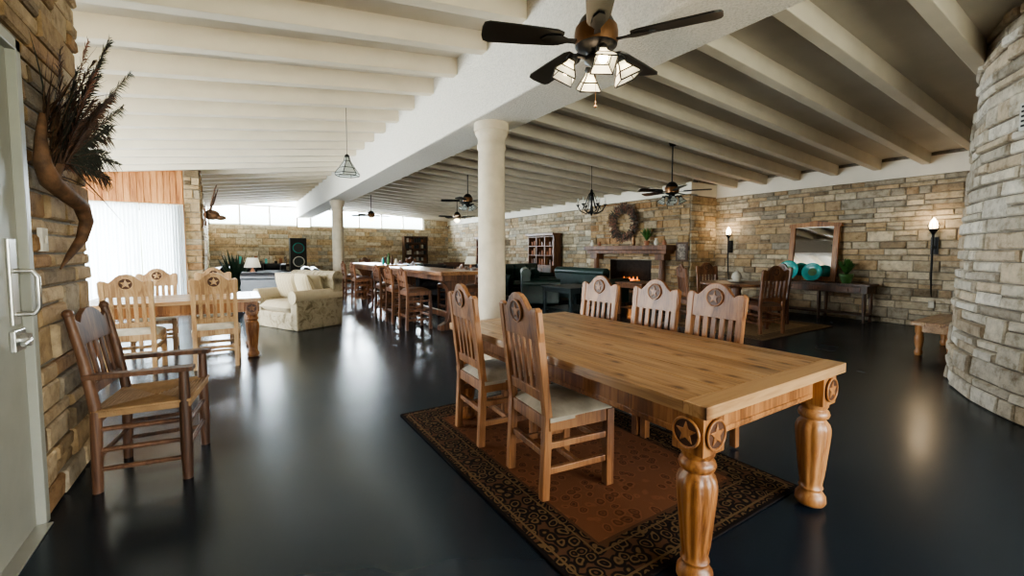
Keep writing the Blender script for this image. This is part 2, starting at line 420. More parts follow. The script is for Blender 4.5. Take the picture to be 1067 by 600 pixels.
def curtain(x0,x1):
    m=MB(); n=120; vs=[];fs=[]
    for i in range(n+1):
        x=x0+(x1-x0)*i/n
        for z in (.12,2.36):
            vs.append((x,11.90+.028*math.sin(i*.75)+.012*math.sin(i*.31+1)*(2.5-z),z))
    for i in range(n): fs.append((2*i,2*i+2,2*i+3,2*i+1))
    m.add(vs,fs,curt,True); m.cyl((x0,11.91,2.37),(x1,11.91,2.37),.015,white_paint); m.obj('curtain')
curtain(-4.35,-2.62); curtain(-2.6,-1.68); curtain(-1.66,-.93)
# ------------------------------------------------------------ furniture builders
def star(r,ri,ph=pi/2):
    return [((r if k%2==0 else ri)*math.cos(ph+k*pi/5),(r if k%2==0 else ri)*math.sin(ph+k*pi/5)) for k in range(10)]
def circ(r,n=24): return [(r*math.cos(2*pi*k/n),r*math.sin(2*pi*k/n)) for k in range(n)]
def medallion(mb,M,r,w):
    mb.prism(circ(r),.012,M,carve)
    pts=[M@Vector((r*math.cos(2*pi*k/24),r*math.sin(2*pi*k/24),.007)) for k in range(25)]
    mb.tube(pts,r*.1,w,6,False)
    mb.prism(star(r*.82,r*.34),.022,M,w)
def chair_mesh(name,wm,seatm,sh=.46,top=1.12,bar=False,slats=5,w=.44,medal=True,lean=.12):
    m=MB(); hw=w/2
    by=lambda z:-.20-(lean*(z-sh) if z>sh else 0)
    tp=top-.08
    for sx in (-1,1):
        m.bar((sx*(hw-.02),-.22,0),(sx*(hw-.02),-.20,sh),.045,.045,wm)
        m.bar((sx*(hw-.02),-.20,sh-.01),(sx*(hw-.02),by(tp),tp),.045,.042,wm)
        m.bar((sx*(hw),.20,0),(sx*(hw),.20,sh-.01),.05,.05,wm)
        for z in ([.16,.30] if not bar else [.18,.34,.5]):
            m.bar((sx*(hw-.01),-.2,z),(sx*(hw),.2,z),.026,.035,wm,up=(0,0,1))
        m.bar((sx*(hw-.005),-.2,sh-.045),(sx*(hw),.2,sh-.045),.03,.07,wm,up=(0,0,1))
    for y,z in [(.2,sh-.045),(-.2,sh-.045)]: m.bar((-hw,y,z),(hw,y,z),.03,.07,wm,up=(0,0,1))
    m.bar((-hw,.0,.16),(hw,.0,.16),.03,.03,wm,up=(0,0,1))
    m.bar((-hw,.2,.24),(hw,.2,.24),.03,.035,wm,up=(0,0,1)); m.bar((-hw,-.2,.24),(hw,-.2,.24),.03,.035,wm,up=(0,0,1))
    n=10; vs=[];fs=[]
    for i in range(n+1):
        for j in range(n+1):
            a=i/n*2-1;c=j/n*2-1
            vs.append((a*(hw+.012),c*.21+.01,sh-.005+.045*(1-a**6)*(1-c**6)+.01*(1-a*a)*(1-c*c)))
    for i in range(n):
        for j in range(n): fs.append((i*(n+1)+j,(i+1)*(n+1)+j,(i+1)*(n+1)+j+1,i*(n+1)+j+1))
    m.add(vs,fs,seatm,True); m.b2((-hw-.012,-.2,sh-.03),(hw+.012,.22,sh-.004),seatm)
    def sh_prism(poly,t,mat,dy=0):
        k=len(poly)
        vs=[(x,by(z)-t/2+dy,z) for x,z in poly]+[(x,by(z)+t/2+dy,z) for x,z in poly]
        m.add(vs,[tuple(range(k))[::-1],tuple(range(k,2*k))]+[(i,(i+1)%k,(i+1)%k+k,i+k) for i in range(k)],mat)
    cz=top-.25
    half=[(hw+.005,cz),(hw+.012,cz+.05),(hw+.012,tp-.01),(hw-.01,tp+.012),(hw-.045,tp+.005),(hw-.075,tp-.012),(hw-.105,tp+.012),(hw-.14,tp+.05),(hw-.175,tp+.072)]
    poly=half+[(0,top)]+[(-x,z) for x,z in half[::-1]]
    sh_prism(poly,.03,wm)
    lz=sh+.10
    sh_prism([(-hw+.02,lz-.03),(hw-.02,lz-.03),(hw-.02,lz+.03),(-hw+.02,lz+.03)],.025,wm)
    for k in range(slats):
        x=-hw+.02+(w-.04)*(k+1)/(slats+1)
        sh_prism([(x-.019,lz),(x+.019,lz),(x+.019,cz+.02),(x-.019,cz+.02)],.014,wm)
    if medal:
        z=cz+.145; al=math.atan(lean)
        for sgn in (1,-1):
            M=Matrix.Translation((0,by(z)+sgn*.017,z))@Matrix.Rotation(pi/2+al,4,'X')
            if sgn>0: M=M@Matrix.Rotation(pi,4,'Y')
            medallion(m,M,.062,wm)
    return m.mesh(name)
CH=chair_mesh('dining_chair_mesh',C_z,cream)
CHL=chair_mesh('dining_chair_light_mesh',C_lt,creamL)
CHD=chair_mesh('dining_chair_dark_mesh',M_z,brown_l)
ST=chair_mesh('bar_stool_mesh',M_z,brown_l,sh=.68,top=1.10,bar=True,slats=4,w=.42)
def face(vec): return math.atan2(vec[1],vec[0])-pi/2
def put(me,name,x,y,dirv,z=0,bev=.004): return inst(name,me,(x,y,z),face(dirv),bev,2)
def table_mesh(name,L,W,H=.77,tw=W_y,ex=W_x,lw=W_z,leg=.14):
    m=MB(); t=.05; n=6; fb=.10
    m.b2((-W/2,-L/2,H-t),(W/2,-L/2+fb,H),ex); m.b2((-W/2,L/2-fb,H-t),(W/2,L/2,H),ex)
    m.b2((-W/2,-L/2+fb+.001,H-t),(-W/2+fb,L/2-fb-.001,H),tw); m.b2((W/2-fb,-L/2+fb+.001,H-t),(W/2,L/2-fb-.001,H),tw)
    x0=-W/2+fb+.001; pw=(W-2*fb-.002)/n
    for k in range(n): m.b2((x0+k*pw+.0015,-L/2+fb+.002,H-t),(x0+(k+1)*pw-.0015,L/2-fb-.002,H-.0008),tw)
    ins=.10; az0,az1=H-t-.13,H-t
    lx,ly=W/2-ins,L/2-ins
    for s in (-1,1):
        m.b2((s*(lx+.02),-ly,az0),(s*(lx-.015),ly,az1),lw); m.b2((-lx,s*(ly+.02),az0),(lx,s*(ly-.015),az1),lw)
        m.b2((s*(lx+.026),-ly+.1,az0+.012),(s*(lx+.02),ly-.1,az0+.03),lw)
        m.b2((-lx+.1,s*(ly+.026),az0+.012),(lx-.1,s*(ly+.02),az0+.03),lw)
    bz=H-t-.165
    for sx in (-1,1):
        for sy in (-1,1):
            c=(sx*lx,sy*ly); h=leg/2
            m.b2((c[0]-h,c[1]-h,bz),(c[0]+h,c[1]+h,H-t),lw)
            pr=[(.048,0),(.064,.006),(.072,.022),(.070,.05),(.058,.068),(.050,.078),(.052,.088),(.058,.095),(.052,.104),(.050,.125),(.056,.16),(.061,.21),(.067,.28),(.073,.34),(.077,.39),(.077,.42),(.070,.445),(.058,.462),(.054,.47),(.068,.48),(.073,.495),(.068,.512),(.056,.524),(.066,.54),(.066,bz+.001)]
            pr=[(r*leg/.14,z) for r,z in pr]
            m.lathe(pr,(c[0],c[1],0),lw,64,flute=(.12,.45,10,.05))
            zc=(bz+H-t)/2
            M=Matrix.Translation((c[0]+sx*(h+.003),c[1],zc))@Matrix.Rotation(sx*pi/2,4,'Y')@Matrix.Rotation(sx*pi/2,4,'Z')
            medallion(m,M,.058,lw)
            M=Matrix.Translation((c[0],c[1]+sy*(h+.003),zc))@Matrix.Rotation(-sy*pi/2,4,'X')
            medallion(m,M,.058,lw)
    return m.mesh(name)
def rug(name,x0,x1,y0,y1,cols,bw=.26,z=.012):
    mat,nt,b=newmat(name+'_weave')
    tc=nt.nodes.new('ShaderNodeTexCoord'); sp=nt.nodes.new('ShaderNodeSeparateXYZ'); nt.links.new(tc.outputs['Object'],sp.inputs[0])
    W=(x1-x0)/2; L=(y1-y0)/2
    def M(op,a,b_=None,c=None):
        n=nt.nodes.new('ShaderNodeMath'); n.operation=op
        for i,q in enumerate((a,b_,c)):
            if q is None: continue
            if isinstance(q,(int,float)): n.inputs[i].default_value=q
            else: nt.links.new(q,n.inputs[i])
        return n.outputs[0]
    ax=M('SUBTRACT',W,M('ABSOLUTE',sp.outputs[0])); ay=M('SUBTRACT',L,M('ABSOLUTE',sp.outputs[1]))
    d=M('MINIMUM',ax,ay)
    nz=noise(nt,9,2,tc.outputs['Object']); vm=nt.nodes.new('ShaderNodeVectorMath'); vm.operation='MULTIPLY_ADD'
    nt.links.new(nz.outputs['Color'],vm.inputs[0]); vm.inputs[1].default_value=(.07,.07,0); nt.links.new(tc.outputs['Object'],vm.inputs[2])
    vo=nt.nodes.new('ShaderNodeTexVoronoi'); vo.inputs['Scale'].default_value=15; vo.inputs['Randomness'].default_value=.55; nt.links.new(vm.outputs[0],vo.inputs['Vector'])
    pat=ramp(nt,vo.outputs['Distance'],[(.10,cols[3]),(.14,cols[0]),(.26,cols[0]),(.30,cols[2]),(.37,cols[2]),(.41,cols[0]),(.55,cols[0]),(.62,cols[3])])
    v2=nt.nodes.new('ShaderNodeTexVoronoi'); v2.inputs['Scale'].default_value=14; v2.inputs['Randomness'].default_value=.8; nt.links.new(vm.outputs[0],v2.inputs['Vector'])
    fld=ramp(nt,v2.outputs['Distance'],[(.10,cols[4]),(.18,cols[1]),(.30,tuple(c*.55 for c in cols[1])),(.38,tuple(c*1.3 for c in cols[1])),(.5,cols[1])])
    def mix(f,a,b_):
        n=nt.nodes.new('ShaderNodeMix'); n.data_type='RGBA'; nt.links.new(f,n.inputs[0])
        for q,i in ((a,6),(b_,7)):
            if isinstance(q,tuple): n.inputs[i].default_value=(*q,1)
            else: nt.links.new(q,n.inputs[i])
        return n.outputs[2]
    c=mix(M('GREATER_THAN',d,bw),pat,fld)
    c=mix(M('COMPARE',d,bw,.008),c,cols[3]); c=mix(M('COMPARE',d,bw-.045,.005),c,cols[2]); c=mix(M('COMPARE',d,.05,.006),c,cols[2])
    c=mix(M('LESS_THAN',d,.02),c,cols[0])
    nt.links.new(c,b.inputs['Base Color']); b.inputs['Roughness'].default_value=.95; b.inputs['Specular IOR Level'].default_value=.1
    n=noise(nt,220,2,tc.outputs['Object']); bump(nt,b,n.outputs['Fac'],.6,.004)
    m=MB(); m.b2((-W,-L,0),(W,L,z),mat); m.obj(name,((x0+x1)/2,(y0+y1)/2,0),0,.004)
rug('area_rug',1.11,2.70,1.14,3.46,[(.014,.010,.009),(.16,.066,.032),(.13,.08,.038),(.09,.045,.024),(.08,.036,.02)])
rug('area_rug',6.7,9.1,3.4,5.4,[(.10,.07,.05),(.34,.24,.14),(.32,.22,.12),(.2,.13,.08),(.26,.18,.11)])
TM=table_mesh('dining_table_mesh',2.28,1.21)
inst('dining_table',TM,(2.055,2.07,.012),0,.004,2)
zr_=.013
put(CH,'dining_chair',1.61,2.0,(1,-.10),zr_); put(CH,'dining_chair',1.62,2.76,(1,-.06),zr_)
for y,a in ((1.84,.05),(2.36,.0),(3.0,-.03)):
    put(CH,'dining_chair',2.66,y,(-1,a),zr_)
TN=table_mesh('nook_table_mesh',1.75,1.05)
inst('dining_table',TN,(-.62,6.92,0),pi/2,.004,2)
put(CHL,'dining_chair',-.22,6.28,(.0,1)); put(CHL,'dining_chair',-.98,6.35,(.05,1))
put(CHL,'dining_chair',-.95,7.62,(0,-1)); put(CHL,'dining_chair',-.28,7.66,(.05,-1)); put(CHL,'dining_chair',-1.62,6.95,(1,0))
def armchair():
    m=MB(); wm=A_z; hw=.235
    for s in (-1,1):
        m.tube([(s*hw,-.22,0),(s*hw,-.215,.25),(s*hw,-.21,.46),(s*hw,-.25,.75),(s*hw,-.30,1.01)],[.025,.028,.028,.025,.022],wm,10)
        m.ball((s*hw,-.302,1.02),.026,wm)
        m.tube([(s*(hw+.02),.20,0),(s*(hw+.02),.20,.2),(s*(hw+.02),.20,.45),(s*(hw+.02),.20,.655)],[.026,.032,.030,.024],wm,10)
        m.hexa([(s*(hw+.045),-.25,.655),(s*(hw-.01),-.25,.655),(s*(hw-.03),.25,.655),(s*(hw+.06),.25,.655),(s*(hw+.045),-.25,.68),(s*(hw-.01),-.25,.68),(s*(hw-.03),.25,.68),(s*(hw+.06),.25,.68)],wm)
        for z in (.13,.24,.36): m.cyl((s*hw,-.21,z),(s*(hw+.02),.20,z),.014,wm,8)
    for z in (.18,.32): m.cyl((-hw-.02,.20,z),(hw+.02,.20,z),.014,wm,8)
    for z in (.2,.40): m.cyl((-hw,-.21,z),(hw,-.21,z),.014,wm,8)
    zt=.475
    c=(0,0,.452); q=[(-hw-.02,-.22,zt-.01),(hw+.02,-.22,zt-.01),(hw+.04,.23,zt),(-hw-.04,.23,zt)]
    q2=[(a,b_,z-.035) for a,b_,z in q]
    m.add([*q,c,*q2],[(0,1,4),(1,2,4),(2,3,4),(3,0,4),(0,1,6,5),(1,2,7,6),(2,3,8,7),(3,0,5,8),(5,6,7,8)],straw)
    N=13
    for k in range(0,N):
        f=k/N
        pts=[]
        for a in q: pts.append(Vector(a)*(1-f)+Vector(c)*f+Vector((0,0,.004)))
        m.tube(pts+[pts[0]],.010,straw,6,False)
    by=lambda z:-.21-.17*(z-.46)
    def shp(poly,t):
        k=len(poly); vs=[(x,by(z)-t/2,z) for x,z in poly]+[(x,by(z)+t/2,z) for x,z in poly]
        m.add(vs,[tuple(range(k))[::-1],tuple(range(k,2*k))]+[(i,(i+1)%k,(i+1)%k+k,i+k) for i in range(k)],wm)
    shp([(-hw,.56),(hw,.56),(hw,.61),(-hw,.61)],.025)
    half=[(hw,.84),(hw,.97),(hw-.04,.98),(hw-.08,.96),(hw-.12,1.0),(hw-.19,1.03)]
    shp(half+[(-x,z) for x,z in half[::-1]],.028)
    for k in range(5):
        x=-hw+2*hw*(k+1)/6; shp([(x-.018,.6),(x+.018,.6),(x+.018,.86),(x-.018,.86)],.014)
    return m
armchair().obj('rush_seat_armchair',(-.45,3.46,0),face((1,-.12)),.003)
def cushion(m,c,d,mat,k=4,rot=None):
    n=10
    for sgn in (1,-1):
        vs=[];fs=[]
        for i in range(n+1):
            for j in range(n+1):
                a=i/n*2-1;b_=j/n*2-1
                q=Vector((a*d[0]/2,b_*d[1]/2,sgn*d[2]/2*((1-abs(a)**k)*(1-abs(b_)**k))**.45))
                if rot is not None: q=rot@q
                vs.append(q+Vector(c))
        for i in range(n):
            for j in range(n): fs.append((i*(n+1)+j,(i+1)*(n+1)+j,(i+1)*(n+1)+j+1,i*(n+1)+j+1))
        m.add(vs,fs,mat,True)
def sofa(name,L,x,y,dirv,mat,cm=None,D=.95,H=.88,pil=None,skirt=False):
    cm=cm or mat; m=MB(); aw=.2
    if skirt: m.b2((-L/2+.02,-D/2+.02,0),(L/2-.02,D/2-.02,.3),mat)
    else:
        m.b2((-L/2+.02,-D/2+.02,.1),(L/2-.02,D/2-.02,.3),mat)
        for sx in (-1,1):
            for sy in (-1,1): m.box((sx*(L/2-.08),sy*(D/2-.08),.05),(.07,.07,.1),D_z)
    m.b2((-L/2,-D/2,.25),(L/2,-D/2+.22,H-.08),mat)
    m.cyl((-L/2,-D/2+.11,H-.10),(L/2,-D/2+.11,H-.10),.12,mat,16)
    for s in (-1,1):
        m.b2((s*(L/2-aw),-D/2+.02,.06 if not skirt else 0),(s*L/2,D/2-.02,.56),mat)
        m.cyl((s*(L/2-aw/2),-D/2+.02,.57),(s*(L/2-aw/2),D/2,.57),.115,cm if skirt else mat,16)
    n=max(1,round((L-2*aw)/.62)); w=(L-2*aw)/n
    for k in range(n):
        c_=-L/2+aw+w*(k+.5)
        cushion(m,(c_,.1,.38),(w*1.02,D-.22,.22),cm,8)
        cushion(m,(c_,-D/2+.30,.68),(w*1.0,.52,.26),cm,6,Matrix.Rotation(pi/2-.25,3,'X'))
    if pil:
        for k,s in enumerate((-1,1)):
            cushion(m,(s*(L/2-aw-.2),-D/2+.50,.72),(.5,.5,.22),pil,3,Matrix.Rotation(s*.2,3,'Z')@Matrix.Rotation(pi/2-.3,3,'X'))
    return m.obj(name,(x,y,0),face(dirv),.03,3)
floral,nt,b=newmat('floral_fabric'); v=ocoord(nt); n=noise(nt,7,5,v,.7,1)
nt.links.new(ramp(nt,n.outputs['Fac'],[(.38,(.14,.11,.06)),(.47,(.27,.22,.14)),(.62,(.35,.29,.20)),(.7,(.20,.15,.09))]),b.inputs['Base Color']); b.inputs['Roughness'].default_value=.9
beige=simple('beige_fabric',(.42,.35,.24),.9,var=.08,bs=.3,bscale=200)
stripe,nt,b=newmat('striped_fabric'); v=ocoord(nt); wv=nt.nodes.new('ShaderNodeTexWave'); wv.inputs['Scale'].default_value=5; nt.links.new(v,wv.inputs['Vector'])
nt.links.new(ramp(nt,wv.outputs['Fac'],[(.3,(.48,.40,.26)),(.6,(.24,.17,.09)),(.8,(.44,.37,.25))]),b.inputs['Base Color']); b.inputs['Roughness'].default_value=.9
sofa('beige_loveseat',1.3,.96,8.85,(-1,-.5),floral,beige,pil=stripe,skirt=True,H=.98)
sofa('leather_sofa',2.0,.6,17.6,(0.1,-1),leather)
sofa('leather_sofa',1.9,1.55,13.7,(-1,.1),leather)
sofa('leather_sofa',2.0,.0,15.6,(1,-.2),leather)
sofa('leather_armchair',1.05,.75,11.4,(.5,1),leather)
sofa('leather_armchair',1.05,4.9,11.9,(-.6,-1),leather)
sofa('leather_sofa',1.9,5.3,13.6,(.1,-1),leather)
sofa('leather_armchair',1.05,7.4,13.4,(-.9,-.6),leather)
sofa('green_sofa',2.0,7.6,11.3,(.2,-1),green_l,H=.95)
sofa('green_sofa',1.9,8.0,8.6,(1,0),green_l,H=.92)
sofa('green_armchair',1.1,6.6,9.0,(.8,-.5),green_l,H=.92)
sofa('brown_sofa',1.9,5.5,10.2,(1,-.5),brown_l,H=.92)
def bar_table(L,W,x,y,H=1.02):
    m=MB(); n=4; pw=W/n
    for k in range(n): m.b2((-W/2+k*pw+.001,-L/2,H-.06),(-W/2+(k+1)*pw-.001,L/2,H),M_y)
    m.b2((-W/2+.08,-L/2+.12,H-.16),(W/2-.08,L/2-.12,H-.06),M_z)
    for s in (-1,1):
        y0=s*(L/2-.3)
        pl=[(-.30,0),(.30,0),(.30,.08),(.17,.14),(.13,.3),(.12,.62),(.19,.78),(.30,H-.16),(-.30,H-.16),(-.19,.78),(-.12,.62),(-.13,.3),(-.17,.14),(-.30,.08)]
        m.prism(pl,.14,Matrix.Translation((0,y0,0))@Matrix.Rotation(pi/2,4,'X'),M_z)
    m.b2((-.04,-L/2+.3,.16),(.04,L/2-.3,.26),M_z)
    m.obj('bar_table',(x,y,0),0,.006)
M_y=wood('bar_top_wood',(.13,.055,.02),(.25,.11,.042),(.38,.19,.08),'y',.3,False,1,.3)
bar_table(3.1,.78,3.22,8.15); bar_table(2.9,.78,3.3,12.2)
for y in (7.35,8.15,8.95): put(ST,'bar_stool',2.66,y,(1,0))
for y in (7.4,8.3): put(ST,'bar_stool',3.8,y,(-1,0))
for y in (11.4,12.5): put(ST,'bar_stool',2.72,y,(1,0))
for y in (11.5,12.6): put(ST,'bar_stool',3.88,y,(-1,0))
m=MB()
for i,(dx,dy,h,mt) in enumerate([(0,0,.30,leafm),(.12,.1,.24,brown_l),(-.1,.15,.2,teal),(.05,.3,.26,black),(.15,-.15,.16,creamL)]):
    m.lathe([(.035,0),(.038,.02),(.038,h*.6),(.014,h*.75),(.014,h)],(dx,dy,0),mt,12)
m.obj('bottle_group',(3.35,11.2,1.02))
# round dining set
tx,ty=7.80,4.48
m=MB(); m.lathe([(.60,.73),(.62,.74),(.62,.77),(.60,.78)],(0,0,0),M_z,40)
m.lathe([(.05,.73),(.10,.70),(.07,.6),(.11,.45),(.12,.35),(.07,.25),(.10,.16),(.10,.12)],(0,0,0),M_z,20)
for k in range(4):
    a=k*pi/2+.4; m.tube([(0,0,.2),(.2*math.cos(a),.2*math.sin(a),.18),(.42*math.cos(a),.42*math.sin(a),.04),(.48*math.cos(a),.48*math.sin(a),.03)],[.05,.045,.035,.03],M_z)
m.obj('round_dining_table',(tx,ty,.012))
for (x,y) in ((-.33,-.66),(-.62,.42),(.35,.68),(.68,-.25)):
    put(CHD,'dining_chair',tx+x,ty+y,(-x,-y),.012)
m=MB(); m.lathe([(.0,.0),(.10,.005),(.16,.03),(.165,.035),(.10,.015),(0,.01)],(0,0,0),creamL,24,cap=False); m.lathe([(.05,.02),(.09,.09),(.07,.16),(.03,.2)],(.0,.0,0),creamL,16); m.obj('serving_bowl',(tx,ty,.792))
m=MB(); m.b2((-.22,-.85,.70),(.22,.85,.74),D_z); m.b2((-.19,-.8,.56),(.19,.8,.70),D_z)
for sx in (-1,1):
    for sy in (-1,0,1): m.lathe([(.022,0),(.03,.03),(.02,.08),(.035,.3),(.035,.45),(.03,.57)],(sx*.16,sy*.75,0),D_z,12)
m.b2((-.18,-.78,.13),(.18,.78,.16),D_z)
for k in (-1,0,1):
    m.b2((-.20,k*.5-.2,.585),(-.19,k*.5+.2,.68),M_z); m.ball((-.21,k*.5,.63),.015,bronze)
m.obj('console_table',(10.12,4.0,0),0,.005)
m=MB()
def fr(m,hw,z0,z1,t,wm):
    m.b2((-.03,-hw,z0),(.03,-hw+t,z1),wm); m.b2((-.03,hw-t,z0),(.03,hw,z1),wm); m.b2((-.03,-hw,z0),(.03,hw,z0+t),wm)
    pl=[(-hw-.03,z1-.05),(hw+.03,z1-.05),(hw+.03,z1+.02),(hw-.05,z1+.03),(.15,z1+.05),(0,z1+.09),(-.15,z1+.05),(-hw+.05,z1+.03),(-hw-.03,z1+.02)]
    m.prism(pl,.06,Matrix.Rotation(pi/2,4,'Z')@Matrix.Rotation(pi/2,4,'X'),wm)
fr(m,.46,0,1.18,.10,W_z); m.b2((0,-.4,.05),(.015,.4,1.14),mirror_m)
o=m.obj('wall_mirror',(10.22,4.28,.745),0,.005); o.rotation_euler=(0,math.radians(6),0)
def plate(name,loc,r,rz,mat=teal):
    m=MB(); Mx=Matrix.Rotation(-pi/2+.25,3,'Y')
    m.lathe([(.001,.012),(r*.55,.012),(r*.62,.018),(r*.95,.045),(r,.042),(r*.6,0),(.001,0)],(0,0,r),mat,32,mat=Mx,cap=False)
    m.lathe([(.001,.016),(r*.42,.016)],(0,0,r),leafm,32,mat=Mx,cap=False)
    m.box((.05,0,.02),(.12,.12,.02),D_z); m.obj(name,loc,rz)
plate('decorative_plate',(9.98,4.60,.745),.21,0); plate('decorative_plate',(9.98,4.14,.745),.19,.0)
def plant(name,loc,s=1,n=40,h=.35,pot=terra,lm=None,wk=.035,dr=.35):
    m=MB(); m.lathe([(.06*s,0),(.09*s,.10*s),(.10*s,.15*s),(.085*s,.15*s),(.08*s,.12*s)],(0,0,0),pot,16)
    rr=random.Random(len(name)+n)
    for k in range(n):
        a=rr.uniform(0,2*pi); t=rr.uniform(.3,1.0); l=h*rr.uniform(.6,1.1)
        p=[]
        for i in range(5):
            f=i/4; p.append(Vector((math.cos(a)*t*l*.6*f,math.sin(a)*t*l*.6*f,.13*s+l*(f-dr*t*f*f))))
        w=wk*s; side=Vector((-math.sin(a),math.cos(a),0))
        vs=[]
        for i,q in enumerate(p):
            ww=w*math.sin(pi*(.12+.85*i/4)); vs+= [q-side*ww,q+side*ww]
        m.add(vs,[(2*i,2*i+1,2*i+3,2*i+2) for i in range(4)],lm or leafm,True)
    m.obj(name,loc)
plant('potted_plant',(10.05,3.58,.742),1.2,45,.36,pot=leafm)
m=MB()
for k in range(3): m.b2((-.65,-.22+k*.1467+.001,.40),(.65,-.22+(k+1)*.1467-.001,.45),W_x)
m.b2((-.58,-.18,.31),(.58,-.15,.40),W_x); m.b2((-.58,.15,.31),(.58,.18,.40),W_x); m.b2((-.58,-.18,.31),(-.55,.18,.40),W_x); m.b2((.55,-.18,.31),(.58,.18,.40),W_x)
for sx in (-1,1):
    for sy in (-1,1): m.lathe([(.03,0),(.042,.02),(.045,.05),(.03,.08),(.045,.16),(.05,.24),(.035,.28),(.045,.30),(.045,.40)],(sx*.55,sy*.15,0),W_z,16)
m.obj('coffee_table',(8.08,1.70,0),0,.005)
def small_table(name,x,y,w,d,h,wm):
    m=MB(); m.b2((-w/2,-d/2,h-.035),(w/2,d/2,h),wm); m.b2((-w/2+.05,-d/2+.05,h-.12),(w/2-.05,d/2-.05,h-.035),wm)
    for sx in (-1,1):
        for sy in (-1,1): m.bar((sx*(w/2-.07),sy*(d/2-.07),0),(sx*(w/2-.07),sy*(d/2-.07),h-.03),.06,.06,wm)
    m.b2((-w/2+.07,-d/2+.07,.14),(w/2-.07,d/2-.07,.16),wm); m.obj(name,(x,y,0),0,.005)
slate=simple('dark_slate_paint',(.02,.032,.036),.4)
small_table('side_table',6.1,7.1,1.0,1.0,.62,slate)
small_table('end_table',7.35,6.35,.75,.75,.70,M_z)
small_table('side_table',.35,12.6,.5,.5,.6,D_z)
small_table('side_table',6.3,12.3,.55,.55,.6,D_z)
def lamp(x,y,z):
    m=MB(); m.lathe([(.08,0),(.09,.02),(.03,.05),(.07,.14),(.08,.2),(.03,.32),(.015,.36),(.015,.42)],(0,0,0),terra,16)
    m.lathe([(.19,.36),(.12,.60)],(0,0,0),shade_g,24,cap=False); m.ball((0,0,.46),.03,bulb); m.obj('table_lamp',(x,y,z))
lamp(.35,12.6,.6); lamp(6.3,12.3,.6)
# hutch
m=MB(); w,h=1.5,2.0
m.b2((-w/2,-.22,0),(w/2,.22,.85),M_z); m.b2((-w/2,.18,.85),(w/2,.22,h),D_z)
for x in (-w/2,-w/6,w/6,w/2): m.b2((x-.025,-.12,.85),(x+.025,.2,h),M_z)
for z in (.87,1.22,1.55,1.88): m.b2((-w/2,-.12,z-.015),(w/2,.2,z+.015),M_z)
m.b2((-w/2-.06,-.20,h-.08),(w/2+.06,.22,h),M_z); m.b2((-w/2-.03,-.25,.84),(w/2+.03,.22,.88),M_z)
for k in (-1,0,1):
    m.b2((k*.49-.21,-.235,.1),(k*.49+.21,-.22,.78),D_z); m.ball((k*.49+.17,-.24,.45),.015,bronze)
rr=random.Random(5)
for z in (.885,1.235,1.565):
    for k in range(9):
        x=-.62+k*.155; hh=rr.uniform(.1,.26); m.box((x,.02,z+hh/2),(.07,.14,hh),rr.choice([book,terra,M_z,bronze,brown_l]))
HU=m.mesh('hutch_mesh')
inst('display_hutch',HU,(9.32,12.5,0),face((1,0)),.005)
inst('display_hutch',HU,(9.30,16.6,0),face((1,0)),.005)
# mantel
m=MB(); mw=M_z
m.b2((XB-.44,6.95,1.40),(XB-.06,9.95,1.52),mw); m.b2((XB-.36,7.02,1.30),(XB-.06,9.88,1.40),mw)
for y in (7.25,9.65):
    m.lathe([(.10,0),(.10,.1),(.07,.14),(.085,.3),(.09,.8),(.075,1.1),(.10,1.18),(.10,1.30)],(XB-.19,y,0),mw,16)
    m.b2((XB-.32,y-.14,1.14),(XB-.06,y+.14,1.30),mw); m.b2((XB-.32,y-.14,0),(XB-.06,y+.14,.12),mw)
m.obj('fireplace_mantel',bevel=.008)
m=MB(); m.b2((XB-.55,7.42,0),(XB-.06,9.48,.26),mortar); m.obj('hearth',bevel=.01)
m=MB(); rr=random.Random(3)
m.tube([(0,.40*math.cos(2*pi*k/32),.40*math.sin(2*pi*k/32)) for k in range(33)],.06,feather,8,False)
for k in range(420):
    a=rr.uniform(0,2*pi); r=rr.uniform(.28,.5); p=Vector((-.03+rr.uniform(-.06,0),r*math.cos(a),r*math.sin(a)))
    d=Vector((rr.uniform(-.5,.0),math.cos(a)+rr.uniform(-.7,.7),math.sin(a)+rr.uniform(-.7,.7))).normalized()*.13
    s=d.cross(Vector((1,0,0))).normalized()*.02
    m.add([p-d*.3,p+s,p+d,p-s],[(0,1,2,3)],rr.choice([feather,feather2,feather3,drift]))
m.obj('dried_wreath',(XB-.11,8.62,2.16))
m=MB()
for k,y in enumerate((7.1,7.35,8.1,9.4,9.7)):
    hh=.12+.06*(k%3); m.lathe([(.04,0),(.06,hh*.4),(.03,hh*.8),(.04,hh)],(0,y-8.4,0),[terra,creamL,bronze][k%3],12)
m.obj('mantel_vases',(XB-.32,8.4,1.52))
plant('potted_fern',(XB-.26,7.7,1.52),.8,50,.42)
m=MB(); m.b2((-.02,-.17,-.24),(.0,.17,.24),D_z); m.b2((-.03,-.12,-.19),(-.02,.12,.19),book); m.obj('framed_picture',(XB-.05,6.78,1.35),0,.004)
m=MB()
for k in range(3):
    m.cyl((0,-.3+.02*k,.03+.08*k),(.0,.35-.03*k,.05+.08*k),.05,drift,10)
for y in (-.2,.2): m.b2((-.12,y-.01,-.04),(.12,y+.01,0),black)
for k in range(9):
    y=-.28+.07*k; h_=.12+.09*math.sin(k*1.7)**2
    m.lathe([(.02,0),(.03,h_*.3),(.016,h_*.7),(.002,h_)],(-.03,y,.14),ember,8)
m.obj('fireplace_logs',(XB+.1,8.5,.32))
